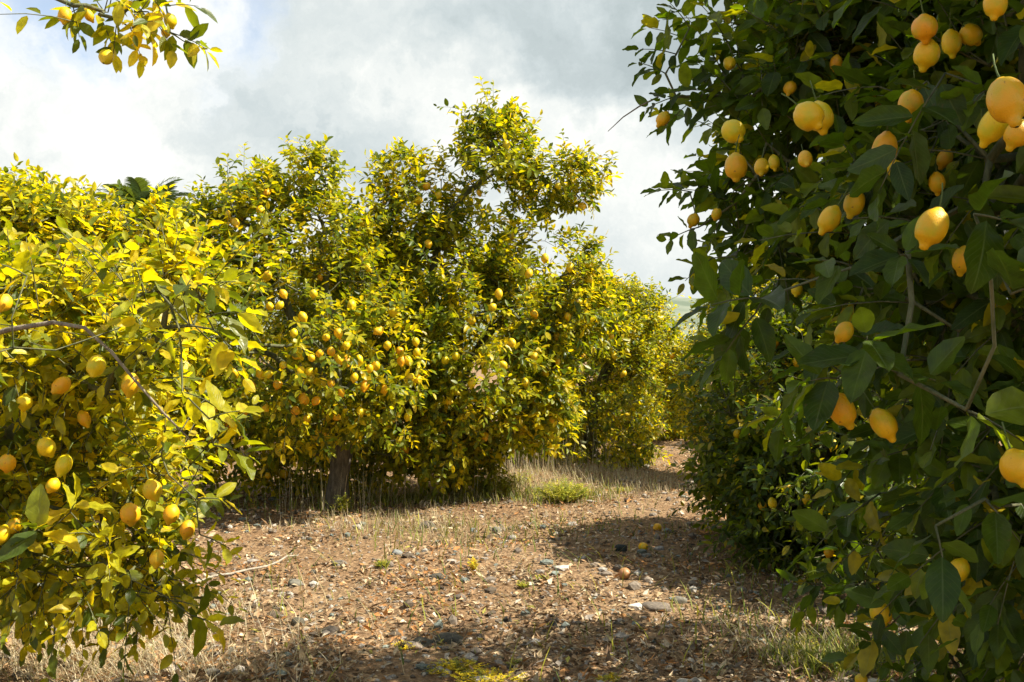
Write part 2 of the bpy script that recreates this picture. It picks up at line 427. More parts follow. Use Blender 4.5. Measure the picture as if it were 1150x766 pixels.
def make_tree(label, base, lobes, n_shoots, size, detail, pal, mat, lemon_pts=(), seed=1, trunk_r=.08, trunk_h=.6,
              n_rand_lemons=0, extra=(), name='lemon_tree', per=(8, 13), lemon_set=None, clump=2.0, thr=-.12, shell=.5,
              bare=(), lean=(0, 0), limbs=7, group='lemon trees planted in the orchard rows'):
    rg = np.random.default_rng(seed); random.seed(seed)
    bx, by = base
    O = np.array([bx, by, 0.0])
    root = link(name, None, None, (bx, by, 0)); tag(root, label, 'tree', group)
    shoots = sample_shoots(lobes, n_shoots, rg, clump, thr, shell)
    S = []   # base, dir, length, leaves, scale
    topz = max(lb.c[2] + lb.r[2] for lb in lobes)
    for p, o, lb in shoots:
        hz = (p[2] / topz)
        d = o * .75 + np.array([0, 0, .75 if hz > .45 else .05]) + rg.normal(size=3) * .38
        d /= np.linalg.norm(d)
        Ls = rg.uniform(.13, .3) * (1.35 if rg.random() < .12 and hz > .5 else 1)
        S.append((p, d, Ls, int(rg.integers(per[0], per[1])), 1.0))
    for (px, py, dd, dv, Ls, nl, sc) in extra:
        if pal == 'yellow': sc *= 1.42
        S.append((P(px, py, dd), unit(np.array(dv, float)), Ls, nl, sc))
    # --- wood skeleton
    nodes = [O + [0, 0, -.05]]; par = [-1]; limb = [0]
    tip = O + np.array([lean[0], lean[1], trunk_h])
    k = 6
    for i in range(1, k + 1):
        t = i / k
        nodes.append(O + (tip - O) * t + np.array([math.sin(t * 5 + seed) * .02, math.cos(t * 4 + seed) * .02, 0]))
        par.append(len(nodes) - 2); limb.append(0)
    tnode = len(nodes) - 1; first_limb_node = len(nodes)
    lid = 0
    for lb in sorted(lobes, key=lambda b: -b.r[0] * b.r[2])[:limbs]:
        lid += 1
        start = tnode - int(rg.integers(0, 3)); a = nodes[start]; c = lb.c + rg.normal(size=3) * lb.r * .12
        if c[2] < a[2] - .1: c = np.array([c[0], c[1], max(c[2], a[2] * .9)])
        L = np.linalg.norm(c - a); m = max(3, int(L / .14)); prev = start
        perp = rg.normal(size=3) * .09 * L
        for i in range(1, m + 1):
            t = i / m
            q = a + (c - a) * t + perp * math.sin(t * math.pi) + np.array([0, 0, .12 * L * math.sin(t * math.pi)]) + rg.normal(size=3) * .012
            nodes.append(q); par.append(prev); limb.append(lid); prev = len(nodes) - 1
    cap = len(nodes) + len(S) * 9 + 50
    NP = np.zeros((cap, 3)); NP[:len(nodes)] = nodes; cnt = len(nodes)
    par = par + [0] * (cap - cnt); limb = limb + [0] * (cap - cnt)
    order = []
    base_nodes = NP[first_limb_node:cnt].copy()
    pp = np.array([s[0] for s in S])
    dist = np.array([np.min(np.linalg.norm(base_nodes - q, axis=1)) for q in pp])
    tips = []
    for si in np.argsort(dist):
        q = pp[si]
        cand = NP[first_limb_node:cnt]
        dd = np.linalg.norm(cand - q, axis=1)
        j = int(np.argmin(dd)) + first_limb_node
        L = dd[j - first_limb_node]; m = min(8, max(1, int(L / .09))); prev = j; a = NP[j].copy()
        wob = rg.normal(size=3) * .06 * L
        for i in range(1, m + 1):
            t = i / m
            NP[cnt] = a + (q - a) * t + wob * math.sin(t * math.pi) + rg.normal(size=3) * .009 * (t < .99)
            par[cnt] = prev; limb[cnt] = limb[j]; prev = cnt; cnt += 1
        tips.append((si, prev))
    wt = np.zeros(cnt)
    for si, nd in tips: wt[nd] += 1
    for i in range(cnt - 1, 0, -1): wt[par[i]] += wt[i]
    tot = max(wt.max(), 1)
    rad = np.maximum(.0022, trunk_r * (np.maximum(wt, .6) / tot) ** .46)
    rad[:tnode + 1] = trunk_r * np.linspace(1.3, 1.0, tnode + 1)
    rad[0] = trunk_r * 1.6
    # paths
    child_best = {}
    kids = {}
    for i in range(1, cnt): kids.setdefault(par[i], []).append(i)
    paths = {}
    for i in range(first_limb_node, cnt):
        p_ = par[i]
        # a path starts at every child that is not its parent's thickest child
        bk = max(kids[p_], key=lambda c_: wt[c_]) if p_ > tnode else None
        if bk == i: continue
        chain = [p_, i]; c_ = i
        while c_ in kids:
            c_ = max(kids[c_], key=lambda z: wt[z]); chain.append(c_)
        pts = NP[chain].copy(); rr = rad[chain].copy(); rr[0] = min(rr[0], rr[1] * 1.15)
        sd = 8 if rr[1] > .015 else (5 if rr[1] > .005 else 3)
        paths.setdefault(limb[i], []).append((pts - O, rr, sd))
    tp = (NP[:tnode + 1] - O, rad[:tnode + 1] * (1 + .08 * np.sin(np.arange(tnode + 1) * 2.1)), 12)
    V, T = tubes([tp])
    link('trunk', tri_mesh('trunk', V, T, M_BARK), root)
    # shoots' own stems go with their limb
    leafdat = []
    pal_c, pal_w = PAL[pal]
    for si, nd in tips:
        b, d, Ls, nl, sc = S[si]
        ts = np.linspace(0, 1, 4)
        g = np.array([0, 0, -.18 * Ls])
        pts = b + d * Ls * ts[:, None] + g * (ts ** 2)[:, None]
        paths.setdefault(limb[nd], []).append((pts - O, np.array([.0026, .0022, .0018, .0012]) * (1.0 if detail != 'lo' else 1.3), 3))
        a0 = rg.random() * 6.28
        ref = unit(np.cross(d, [.13, .21, .97])); ref2 = np.cross(d, ref)
        hue = rg.choice(4, p=pal_w)
        for i in range(nl):
            t = .08 + .92 * i / max(1, nl - 1)
            p = b + d * Ls * t + g * t * t
            an = a0 + i * 2.4
            radial = ref * math.cos(an) + ref2 * math.sin(an)
            ld = d * (.35 + .6 * t ** 3) + radial * (1.0 - .5 * t ** 4) + np.array([0, 0, -.28]) + rg.normal(size=3) * .22
            nn = np.array([0, 0, 1.0]) + d * .5 + rg.normal(size=3) * .45
            # colour: leaf of the shoot's own hue, youngest at the tip
            ci = hue if rg.random() < .55 else rg.choice(4, p=pal_w)
            c = pal_c[ci] * rg.uniform(.8, 1.2)
            if t > .8 and rg.random() < .5: c = c * .5 + pal_c[min(3, ci + 1)] * .5
            sz = size * sc * rg.uniform(.62, 1.12) * (1 - .25 * t ** 4)
            leafdat.append((p + unit(ld) * .008, ld, nn, sz, sz * rg.uniform(.44, .58), abs(rg.normal(.12, .16)), rg.uniform(.1, .55), c))
    for lm, pth in sorted(paths.items()):
        V, T = tubes(pth)
        link('branch', tri_mesh('branch', V, T, M_TWIG if lm else M_BARK), root)
    for pts, rr in bare:
        V, T = tubes([(np.array(pts) - O, np.array(rr), 6)])
        link('bare_twig', tri_mesh('bare_twig', V, T, M_BARE), root)['label'] = 'leafless pale twig'
    pos = np.array([x[0] for x in leafdat]); dr = np.array([x[1] for x in leafdat]); nr = np.array([x[2] for x in leafdat])
    Ln = np.array([x[3] for x in leafdat]); Wd = np.array([x[4] for x in leafdat]); cu = np.array([x[5] for x in leafdat])
    fo = np.array([x[6] for x in leafdat]); co = np.array([x[7] for x in leafdat])
    keep = (pos[:, 2] > .03)
    mid = pos + unit(dr) * Ln[:, None] * .5
    keep &= np.linalg.norm(mid - CAM, axis=1) > 1.4
    # lemons
    lem = []
    for it in lemon_pts:
        px, py, w = it[:3]
        dpt = it[3] if len(it) > 3 else None
        fd = front_depth(lobes, px, py)
        if dpt is None:
            dpt = (fd + .1) if fd else np.mean([lb.c[1] for lb in lobes])
        p = P(px, py, dpt); sc = .84 * (w / F * dpt) / .068
        lem.append((p, sc))
        v = CAM - p; Lv = np.linalg.norm(v); v = v / Lv
        rel = mid - p; al = rel @ v
        dist = np.linalg.norm(rel - al[:, None] * v, axis=1)
        keep &= ~((al > -.01) & (al < 1.0) & (dist < .034 * sc * .6 + Ln * .1))
    if n_rand_lemons:
        idx = rg.permutation(len(shoots)); got = 0
        for i in idx:
            p, o, lb = shoots[i]
            if p[2] < .35 or p[2] > topz * .88: continue
            lem.append((p + o * .05 - np.array([0, 0, .09]), rg.uniform(.75, 1.1))); got += 1
            if got >= n_rand_lemons: break
    V, T, cc, uv = build_leaves(pos[keep] - O, dr[keep], nr[keep], Ln[keep], Wd[keep], cu[keep], fo[keep], co[keep], detail)
    link('crown', tri_mesh('crown', V, T, mat, True, cc, uv if detail != 'lo' else None), root)
    LS = lemon_set or LEMON_SUN
    for i, (p, sc) in enumerate(lem[:100]):
        o = link('lemon', LS[int(rg.integers(len(LS)))], root, Vector(p - O))
        o.scale = (sc, sc * rg.uniform(.95, 1.05), sc * rg.uniform(.93, 1.1))
        o.rotation_euler = (rg.normal(0, .42), rg.normal(0, .42), rg.random() * 6.28)
    return root


def copy_tree(src, label, loc, rot, scale):
    r = src.copy(); C.objects.link(r); r.location = loc; r.rotation_euler = (0, 0, rot); r.scale = scale; r['label'] = label
    for ch in src.children:
        c = ch.copy(); C.objects.link(c); c.parent = r
    return r


#TREES
# foreground right tree ------------------------------------------------------
lob = [Lobe((2.75, 3.6, 2.3), (1.8, 1.7, 2.0)), Lobe((2.5, 1.65, 2.75), (1.4, 1.05, 1.95), .8), Lobe((1.75, 2.35, 1.9), (.95, .75, 1.2), 1.6), Lobe((1.5, 3.5, 2.75), (.72, .6, .6), 2.2),  # second lobe: unseen crown mass added to keep sun off the near leaves
       Lobe((1.33, 3.35, 2.2), (.6, .5, .5), 2.2), Lobe((1.55, 2.9, 1.78), (.35, .5, .35), 1.3), Lobe((1.88, 2.8, .85), (.72, .8, .75), 1.5),
       Lobe((2.2, 2.3, .6), (.8, .7, .65)), Lobe(P(868, 50, 3.3), (.28, .3, .3), 1.2), Lobe(P(878, 150, 3.3), (.26, .3, .28), 1.2), Lobe(P(872, 235, 3.25), (.2, .3, .2), 1.2), Lobe((1.85, 3.1, 1.25), (.4, .5, .4), 1.2), Lobe((1.35, 2.3, 1.35), (.38, .35, .35), 1.2),
       Lobe((1.35, 2.2, 2.2), (.5, .4, .5), 1.3)]
lem1 = [(909, 130, 38, 2.0), (922, 131, 36, 2.08), (1040, 30, 35, 1.95), (1042, 60, 34, 1.98), (1024, 117, 33, 2.0), (994, 168, 34, 1.95),
        (827, 187, 30, 2.5), (824, 147, 30, 2.55), (932, 246, 30, 2.2), (960, 228, 28, 2.3), (1047, 255, 42, 1.7), (856, 187, 20, 2.8), (905, 178, 20, 2.2),
        (1007, 190, 22, 2.2), (1053, 205, 22, 2.2), (1133, 112, 52, 1.45), (1117, 140, 36, 1.75), (1120, 3, 32, 1.8), (745, 133, 17, 3.1), (779, 247, 16, 3.2),
        (945, 460, 34, 1.85), (992, 476, 33, 1.85), (948, 373, 24, 2.1), (1142, 524, 46, 1.5), (1075, 640, 27, 2.1), (988, 688, 27, 2.4), (1070, 47, 26, 2.3),
        (1092, 38, 28, 2.3), (820, 70, 17, 3.1), (1144, 150, 34, 1.7), (1082, 292, 28, 2.1), (895, 325, 15, 2.9), (940, 70, 16, 2.9), (888, 98, 17, 2.9),
        (870, 182, 15, 2.9), (1062, 178, 20, 2.5), (966, 762, 16, 2.9), (805, 240, 14, 3.1)]
ex1 = [(975, 400, 1.8, (-.2, -.5, .5), .07, 8, 1.15), (940, 425, 1.85, (-.8, -.3, .1), .06, 5, 1.1), (1010, 420, 1.8, (.9, -.3, 0), .06, 5, 1.2),
       (1095, 240, 1.45, (.3, -.4, -.1), .07, 6, 1.25), (1135, 330, 1.4, (.3, -.4, .2), .06, 5, 1.2), (1085, 460, 1.65, (.4, -.4, -.2), .09, 6, 1.15),
       (858, 335, 2.15, (-.9, -.2, .05), .12, 8, 1.25), (850, 350, 2.15, (-.6, -.1, -.6), .1, 7, 1.3), (1050, 590, 1.75, (.1, -.3, -.9), .08, 5, 1.1), (1105, 560, 1.8, (.4, -.3, -.5), .08, 5, 1.1),
       (760, 60, 3.2, (-.9, 0, .3), .12, 9, .8), (748, 82, 3.2, (-.8, 0, .5), .1, 9, .75), (760, 108, 3.2, (-.9, 0, -.2), .1, 9, .7), (775, 30, 3.2, (-.5, 0, .8), .12, 9, .8),
       (775, 215, 3.2, (-.9, 0, .2), .1, 8, .75), (785, 255, 3.2, (-.8, 0, -.2), .1, 8, .75), (800, 290, 3.1, (-.8, 0, -.5), .1, 8, .8),
       (1000, 700, 2.4, (-.5, -.3, -.1), .08, 6, .9), (960, 300, 2.0, (-.6, -.3, .2), .1, 7, 1.0), (1020, 290, 1.9, (-.3, -.5, .1), .09, 7, 1.05)]
bare1 = [([P(740, 108, 3.2), P(718, 119, 3.2), P(700, 131, 3.2), P(683, 147, 3.18)], [.003, .0025, .002, .0012])]
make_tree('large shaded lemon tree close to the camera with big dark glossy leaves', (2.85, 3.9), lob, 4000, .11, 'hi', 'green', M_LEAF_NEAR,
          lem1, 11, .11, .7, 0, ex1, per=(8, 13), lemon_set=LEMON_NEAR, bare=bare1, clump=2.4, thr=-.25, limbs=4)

# foreground left tree ---------------------------------------------------------
lob = [LP(25, 500, 3.9, 130, 150, .6), LP(-60, 450, 4.0, 170, 130, .6), LP(60, 375, 3.7, 110, 50, .45), LP(95, 590, 3.7, 75, 65, .4, 1.3), LP(10, 610, 4.2, 110, 65, .5, 1.1),
       LP(160, 580, 3.5, 45, 65, .3, 1.2), LP(195, 520, 3.4, 24, 50, .15, 1.1), LP(190, 345, 3.1, 48, 32, .25, 1.3), LP(150, 425, 3.5, 45, 25, .25, 1.0), LP(-120, 510, 4.2, 190, 170, .7), LP(165, 640, 3.7, 28, 36, .25, 1.2),
       LP(10, 350, 3.3, 60, 32, .3)]
lem8 = [(108, 411, 25, 3.0), (147, 432, 24, 3.05), (69, 433, 22, 3.1), (172, 550, 25, 2.95), (147, 577, 27, 3.0), (193, 577, 22, 3.1), (211, 594, 19, 3.2), (53, 502, 24, 3.1),
        (72, 522, 22, 3.1), (4, 340, 20, 2.9), (9, 520, 22, 3.1), (177, 627, 19, 3.1), (28, 452, 20, 3.2), (60, 545, 18, 3.2), (95, 470, 17, 3.4), (16, 590, 20, 3.3), (3, 600, 20, 3.2)]
ex8 = [(205, 335, 2.75, (.3, -.3, .6), .08, 6, 1.05), (232, 355, 2.75, (.9, -.2, .25), .12, 8, 1.1), (240, 370, 2.8, (.6, -.2, -.5), .1, 7, 1.05), (30, 310, 2.6, (-.4, -.2, .3), .08, 5, 1.2),
       (235, 470, 2.9, (.9, 0, .4), .1, 6, 1.0), (240, 500, 2.9, (.9, 0, -.1), .1, 7, .95), (205, 440, 3.0, (.9, 0, -.2), .1, 5, .9), (215, 690, 3.4, (.8, -.2, -.1), .1, 7, 1.1),
       (50, 600, 2.9, (.1, -.5, .3), .08, 7, 1.2), (80, 575, 2.95, (.3, -.4, .4), .08, 5, 1.2), (15, 390, 2.6, (-.6, -.2, -.2), .1, 6, 1.25), (220, 560, 3.1, (.7, 0, .1), .1, 8, .8), (225, 600, 3.1, (.7, 0, -.2), .1, 8, .8)]
bare8 = [([P(-60, 392, 3.0), P(10, 370, 2.95), P(60, 362, 2.92), P(95, 368, 2.9), P(125, 395, 2.9), P(150, 425, 2.88), P(185, 465, 2.88), P(215, 495, 2.9)], [.009, .008, .0068, .006, .0052, .0045, .0036, .0025])]
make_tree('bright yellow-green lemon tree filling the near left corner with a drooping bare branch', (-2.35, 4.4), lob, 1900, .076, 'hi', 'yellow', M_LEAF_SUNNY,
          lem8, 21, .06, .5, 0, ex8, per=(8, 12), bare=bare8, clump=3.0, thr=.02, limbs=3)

# overhanging branch top left ---------------------------------------------------
lob = [Lobe((-3.2, 3.3, 3.7), (.8, .7, .6)), Lobe((-2.6, 3.7, 3.35), (.4, .4, .25)), Lobe((-2.2, 3.6, 3.2), (.3, .3, .2)), LP(130, 18, 3.6, 50, 18, .12, 1.3)]
ex10 = [(80, 5, 3.6, (.2, 0, -.8), .1, 9, .7), (110, 15, 3.6, (.3, 0, -.6), .1, 10, .7), (145, 30, 3.6, (.3, 0, -.7), .1, 10, .7), (150, 12, 3.6, (.1, -.3, -.4), .1, 9, .7), (120, -5, 3.6, (.5, -.3, -.2), .12, 9, .7), (170, -5, 3.6, (.4, -.3, -.5), .12, 9, .7), (130, 20, 3.6, (-.1, 0, -.8), .12, 9, .85), (165, 12, 3.6, (.5, 0, -.6), .14, 9, .85), (190, 35, 3.6, (.9, 0, -.25), .14, 10, .85), (185, 5, 3.6, (.6, 0, .1), .12, 7, .9),
        (95, 5, 3.6, (-.6, 0, -.2), .1, 7, .8), (150, 0, 3.6, (.3, 0, -.6), .14, 7, .85), (205, 45, 3.6, (.9, 0, -.2), .08, 5, .8)]
make_tree('tall lemon tree off to the left, only its overhanging branch tip showing against the sky', (-3.5, 3.1), lob, 230, .085, 'mid', 'yellow', M_LEAF_SUNNY,
          [(118, 63, 19, 3.55), (71, 16, 18, 3.55), (98, 16, 13, 3.6), (185, 35, 13, 3.7), (190, 22, 17, 3.6)], 31, .03, 3.3, 0, ex10, per=(6, 9), limbs=3)

# left row, mid distance ---------------------------------------------------------
T3L = [LP(345, 385, 9.4, 130, 105, 1.3), LP(250, 400, 9.8, 80, 120, .9), LP(290, 270, 9.8, 75, 60, .8), LP(360, 275, 9.9, 65, 50, .8), LP(255, 215, 9.7, 32, 42, .3, 1.3),
       LP(340, 200, 9.7, 38, 28, .3, 1.2), LP(285, 480, 10.3, 90, 62, .6, 1.0), LP(425, 415, 9.5, 70, 80, .9), LP(445, 485, 10.4, 55, 48, .5, .9), LP(380, 500, 10.7, 100, 55, .5, 1.0), LP(220, 300, 9.6, 30, 60, .4)]
lem3 = [(300, 310), (303, 344), (314, 343), (340, 356), (330, 374), (366, 379), (380, 374), (359, 397), (347, 417), (337, 417), (318, 410), (291, 419), (300, 421), (263, 419),
        (218, 393), (205, 412), (389, 388), (381, 404), (390, 405), (398, 424), (415, 414), (422, 411), (435, 388), (449, 394), (451, 405), (458, 405), (467, 384), (460, 425),
        (469, 426), (431, 437), (410, 433), (424, 372), (340, 447), (332, 461), (298, 458), (276, 464), (357, 488), (365, 487), (378, 468), (355, 450), (445, 468), (458, 468), (487, 472),
        (486, 485), (455, 505), (319, 532), (468, 396), (257, 477), (241, 460), (230, 283), (264, 250), (292, 236), (299, 217), (338, 199), (406, 290), (413, 300), (408, 252), (395, 342),
        (318, 330), (352, 330), (441, 350), (372, 430), (383, 440), (403, 404), (350, 402), (283, 432), (312, 432), (345, 470), (372, 395)]
lem3 = [(x, y, 10.5 if i % 3 else 12) for i, (x, y) in enumerate(lem3)]
t3 = make_tree('wide lemon tree heavy with fruit, its dark trunk showing at the left of the path', (-1.67, 9.6), T3L, 2900, .1, 'mid', 'mixed', M_LEAF, lem3, 41, .085, .85, 31, per=(9, 13), clump=1.8, lean=(.05, .05))

T4L = [LP(540, 400, 10.4, 100, 110, 1.2), LP(470, 250, 10.4, 48, 55, .5, 1.1), LP(560, 200, 10.4, 50, 62, .5, 1.1), LP(550, 135, 10.4, 22, 30, .2, 1.3), LP(620, 205, 10.4, 50, 35, .35), LP(655, 200, 10.4, 22, 22, .2, 1.2),
       LP(610, 330, 10.4, 65, 75, .8), LP(500, 320, 10.4, 70, 70, .8), LP(580, 440, 10.2, 55, 70, .6), LP(500, 470, 10.2, 75, 65, .8), LP(455, 200, 10.4, 28, 28, .3), LP(515, 215, 10.4, 30, 40, .3), LP(640, 350, 10.4, 45, 50, .5)]
lem4 = [(492, 219), (569, 162), (595, 209), (653, 232), (600, 353), (553, 345), (479, 209), (481, 274), (626, 378), (661, 313), (459, 347), (594, 307), (545, 490), (512, 400), (530, 430),
        (565, 410), (612, 290), (520, 470), (505, 452), (575, 385), (650, 340), (560, 330), (500, 405), (530, 360), (640, 300), (575, 265), (470, 225), (590, 430), (600, 400)]
lem4 = [(x, y, 10.5) for x, y in lem4]
t4 = make_tree('tallest lemon tree of the row, its open leafy top standing up against the clouds', (-.62, 10.7), T4L, 2900, .1, 'mid', 'mixed', M_LEAF, lem4, 51, .085, .7, 30, per=(9, 13), clump=1.8)

# tree behind the near left tree
T9L = [LP(60, 330, 7.8, 120, 110, .9), LP(130, 315, 7.9, 80, 75, .7), LP(40, 268, 7.8, 70, 42, .6), LP(140, 252, 7.9, 42, 25, .3), LP(-60, 330, 7.8, 120, 130, .9), LP(150, 380, 7.9, 70, 60, .6), LP(10, 232, 7.7, 40, 25, .3)]
t9 = make_tree('yellowish lemon tree standing directly behind the near left tree', (-4.0, 8.3), T9L, 1900, .1, 'mid', 'yellow', M_LEAF,
               [(100, 312, 13), (40, 350, 12), (182, 300, 12), (165, 330, 12)], 61, .09, 1.0, 10, per=(9, 13), clump=1.8)

# far left-row tree at the end of the path
T5L = [LP(665, 420, 13.6, 75, 100, 1.0), LP(640, 370, 13.6, 60, 60, .8), LP(700, 380, 13.8, 55, 50, .8), LP(670, 480, 13.4, 70, 50, .9), LP(700, 350, 13.8, 40, 26, .5), LP(620, 460, 13.6, 50, 60, .8)]
t5 = make_tree('low rounded lemon tree beyond the tallest one, its leaves reaching the ground', (1.1, 13.8), T5L, 2100, .1, 'lo', 'mixed', M_LEAF,
               [(626, 375, 9), (640, 429, 8), (629, 395, 8), (655, 401, 8), (664, 373, 8), (603, 475, 8), (627, 506, 8), (690, 400, 8), (700, 420, 8)], 71, .08, .5, 0, per=(9, 13), clump=1.8, name='lemon_tree')

T6L = [LP(765, 428, 17, 50, 38, .9), LP(740, 440, 17, 40, 70, .9), LP(790, 440, 16.5, 40, 70, .9), LP(712, 395, 17.5, 40, 36, .8)]
t6 = make_tree('small lemon tree closing the far end of the path below the hill', (2.9, 17.2), T6L, 1500, .1, 'lo', 'yellow', M_LEAF,
               [(755, 400, 7), (730, 420, 7), (770, 420, 7)], 81, .08, .6, 0, per=(9, 13), clump=1.8)

# right row
T2L = [LP(880, 470, 7.6, 85, 110, .9), LP(930, 540, 6.8, 80, 90, .9), LP(850, 540, 7.8, 55, 60, .6), LP(960, 420, 7.5, 90, 100, .9), LP(1010, 560, 6.6, 90, 110, .9), LP(900, 600, 6.8, 60, 40, .5)]
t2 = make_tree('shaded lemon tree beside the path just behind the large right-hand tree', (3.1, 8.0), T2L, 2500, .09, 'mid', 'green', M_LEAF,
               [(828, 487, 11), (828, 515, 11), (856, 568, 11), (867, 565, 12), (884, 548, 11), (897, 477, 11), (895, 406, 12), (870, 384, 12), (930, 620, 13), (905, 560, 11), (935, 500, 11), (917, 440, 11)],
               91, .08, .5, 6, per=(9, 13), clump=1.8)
T2B = [LP(845, 415, 11.5, 55, 62, .9), LP(815, 450, 11.5, 45, 75, .8), LP(860, 360, 12, 60, 50, .8), LP(832, 345, 12.3, 26, 28, .4), LP(800, 500, 11.6, 28, 30, .4), LP(900, 420, 11.5, 80, 90, 1.0)]
t2b = make_tree('fruiting lemon tree of the right row, sunlit on top and third from the camera', (2.95, 11.9), T2B, 2300, .1, 'lo', 'mixed', M_LEAF,
                [(791, 407, 9), (808, 424, 10), (813, 451, 10), (820, 355, 10), (803, 534, 9), (777, 526, 8), (835, 380, 10), (845, 400, 10), (828, 420, 10), (800, 385, 9), (818, 400, 9)],
                101, .08, .5, 0, per=(9, 13), clump=1.8)

# trees filling the rows behind: copies
copy_tree(t5, 'lemon tree in the second row, glimpsed between the two tallest crowns', (-2.4, 14.6, 0), 2.1, (1.25, 1.25, 1.22))
copy_tree(t5, 'dark lemon tree in the back row seen under the yellowish tree', (-5.2, 13.2, 0), 4.0, (1.3, 1.3, 1.25))
copy_tree(t6, 'lemon tree at the back, partly hidden by the low rounded one', (1.0, 18.5, 0), 1.3, (1.25, 1.2, 1.0))
copy_tree(t6, 'lemon tree behind the third tree of the right row', (4.6, 15.0, 0), 2.6, (1.2, 1.2, 1.05))
copy_tree(t5, 'lemon tree hidden deep behind the large right-hand tree', (6.2, 8.6, 0), .9, (1.2, 1.2, 1.15))
copy_tree(t5, 'lemon tree behind the left crowns, under the palm', (-7.2, 17.5, 0), 5.1, (1.4, 1.4, 1.2))
copy_tree(t6, 'lemon tree in the back row seen behind the fruit-laden wide tree', (-3.9, 18.5, 0), 3.3, (1.3, 1.3, 1.1))

#PALM
def make_palm():
    X, Y, H = -13.4, 36.0, 6.4
    root = link('palm_tree', None, None, (X, Y, 0)); tag(root, 'palm tree whose dark fronds peek over the left lemon trees', 'palm tree')
    z = np.linspace(-.1, H, 30); rr = .2 + .03 * np.sin(z * 14); rr[0] = .3
    V, T = tubes([(np.stack([np.sin(z * .3) * .1, z * 0, z], 1), rr, 12)])
    link('trunk', tri_mesh('trunk', V, T, M_PALMBARK), root)
    vs, ts, cs = [], [], []
    rg = np.random.default_rng(5); n = 44; Lf = 2.2
    spine = lambda t: np.array([t * Lf * (1 - .15 * t * t), 0, .55 * t - 1.25 * t ** 2.2])
    pts = np.array([spine(t) for t in np.linspace(0, 1, 14)])
    V1, T1 = tubes([(pts, np.linspace(.035, .006, 14), 4)])
    vs.append(V1); ts.append(T1); cs.append(np.tile([.12, .14, .05], (len(V1), 1))); off = len(V1)
    for i in range(n):
        t = .12 + .86 * i / n; p = spine(t); ln = .62 * math.sin(math.pi * min(1, t * .85 + .12)) + .1
        for sg in (-1, 1):
            dr = unit(np.array([.55, sg * .8, -.18 - .2 * rg.random()])); w = np.array([.022, 0, .004])
            q = p + dr * ln; m_ = p + dr * ln * .5 + [0, 0, .03]
            vs.append(np.array([p - w, p + w, m_ - w * 1.1, m_ + w * 1.1, q + [0, 0, -.12 * ln]]))
            ts.append(np.array([[0, 1, 3], [0, 3, 2], [2, 3, 4]]) + off); off += 5
            cs.append(np.tile(np.array([.05, .085, .03]) * rg.uniform(.8, 1.3), (5, 1)))
    me = tri_mesh('frond', np.concatenate(vs), np.concatenate(ts), M_LEAF, True, np.concatenate(cs))
    for k in range(34):
        o = link('frond', me, root, (0.1, 0, H - .05))
        o.rotation_euler = (rg.normal(0, .15), -1.15 + 1.5 * (k / 34), k * 2.4)
        s = rg.uniform(.85, 1.1); o.scale = (s, s, s)
make_palm()

#GROUND
gr = np.random.default_rng(3)
KW = []
for wl, am in [(6, .03), (4, .02), (2.5, .014), (1.7, .011), (1.1, .009), (.8, .007), (.55, .006), (.4, .005), (.3, .004), (.23, .003)]:
    for _ in range(2):
        a = gr.random() * 6.28; KW.append((2 * np.pi / wl * math.cos(a), 2 * np.pi / wl * math.sin(a), gr.random() * 6.28, am * .6))


def gh(x, y):
    x = np.asarray(x, float); y = np.asarray(y, float); h = 0 * x
    for kx, ky, ph, am in KW: h = h + am * np.sin(kx * x + ky * y + ph)
    fade = np.clip(1.4 - np.hypot(x, y - 7) / 28, 0, 1)
    return h * fade


nx = 420
t = np.linspace(-8.2, 8.2, nx); gx = .95 * np.sinh(t); gy = 7 + .95 * np.sinh(t)
GX, GY = np.meshgrid(gx, gy, indexing='ij')
GV = np.stack([GX, GY, gh(GX, GY)], -1).reshape(-1, 3)
ii, jj = np.meshgrid(np.arange(nx - 1), np.arange(nx - 1), indexing='ij'); a = (ii * nx + jj).ravel()
GT = np.concatenate([np.stack([a, a + nx, a + nx + 1], 1), np.stack([a, a + nx + 1, a + 1], 1)])
tag(link('ground', tri_mesh('ground', GV, GT, M_SOIL)), kind='structure')

# hill
hx = np.linspace(-700, 900, 120); hy = np.linspace(380, 1100, 50)
HX, HY = np.meshgrid(hx, hy, indexing='ij')
HZ = 44 * np.exp(-((HX - 150) / 260) ** 2 - ((HY - 760) / 170) ** 2) + 30 * np.exp(-((HX + 250) / 240) ** 2 - ((HY - 800) / 150) ** 2)
HZ = HZ + 2.0 * np.sin(HX / 37) * np.sin(HY / 51) - 3
HV = np.stack([HX, HY, HZ], -1).reshape(-1, 3)
n1, n2 = HX.shape; ii, jj = np.meshgrid(np.arange(n1 - 1), np.arange(n2 - 1), indexing='ij'); a = (ii * n2 + jj).ravel()
HT = np.concatenate([np.stack([a, a + n2, a + n2 + 1], 1), np.stack([a, a + n2 + 1, a + 1], 1)])
tag(link('hill', tri_mesh('hill', HV, HT, M_HILL)), kind='structure')


# --- scatter on the ground
def scatter_xy(n, near=3.8, far=22, power=1.6, xs=.62):
    """points in the visible wedge and a good margin around it, denser near"""
    u = gr.random(n); y = near + (far - near) * u ** power
    x = (gr.random(n) * 2 - 1) * (y * xs + .6)
    return x, y


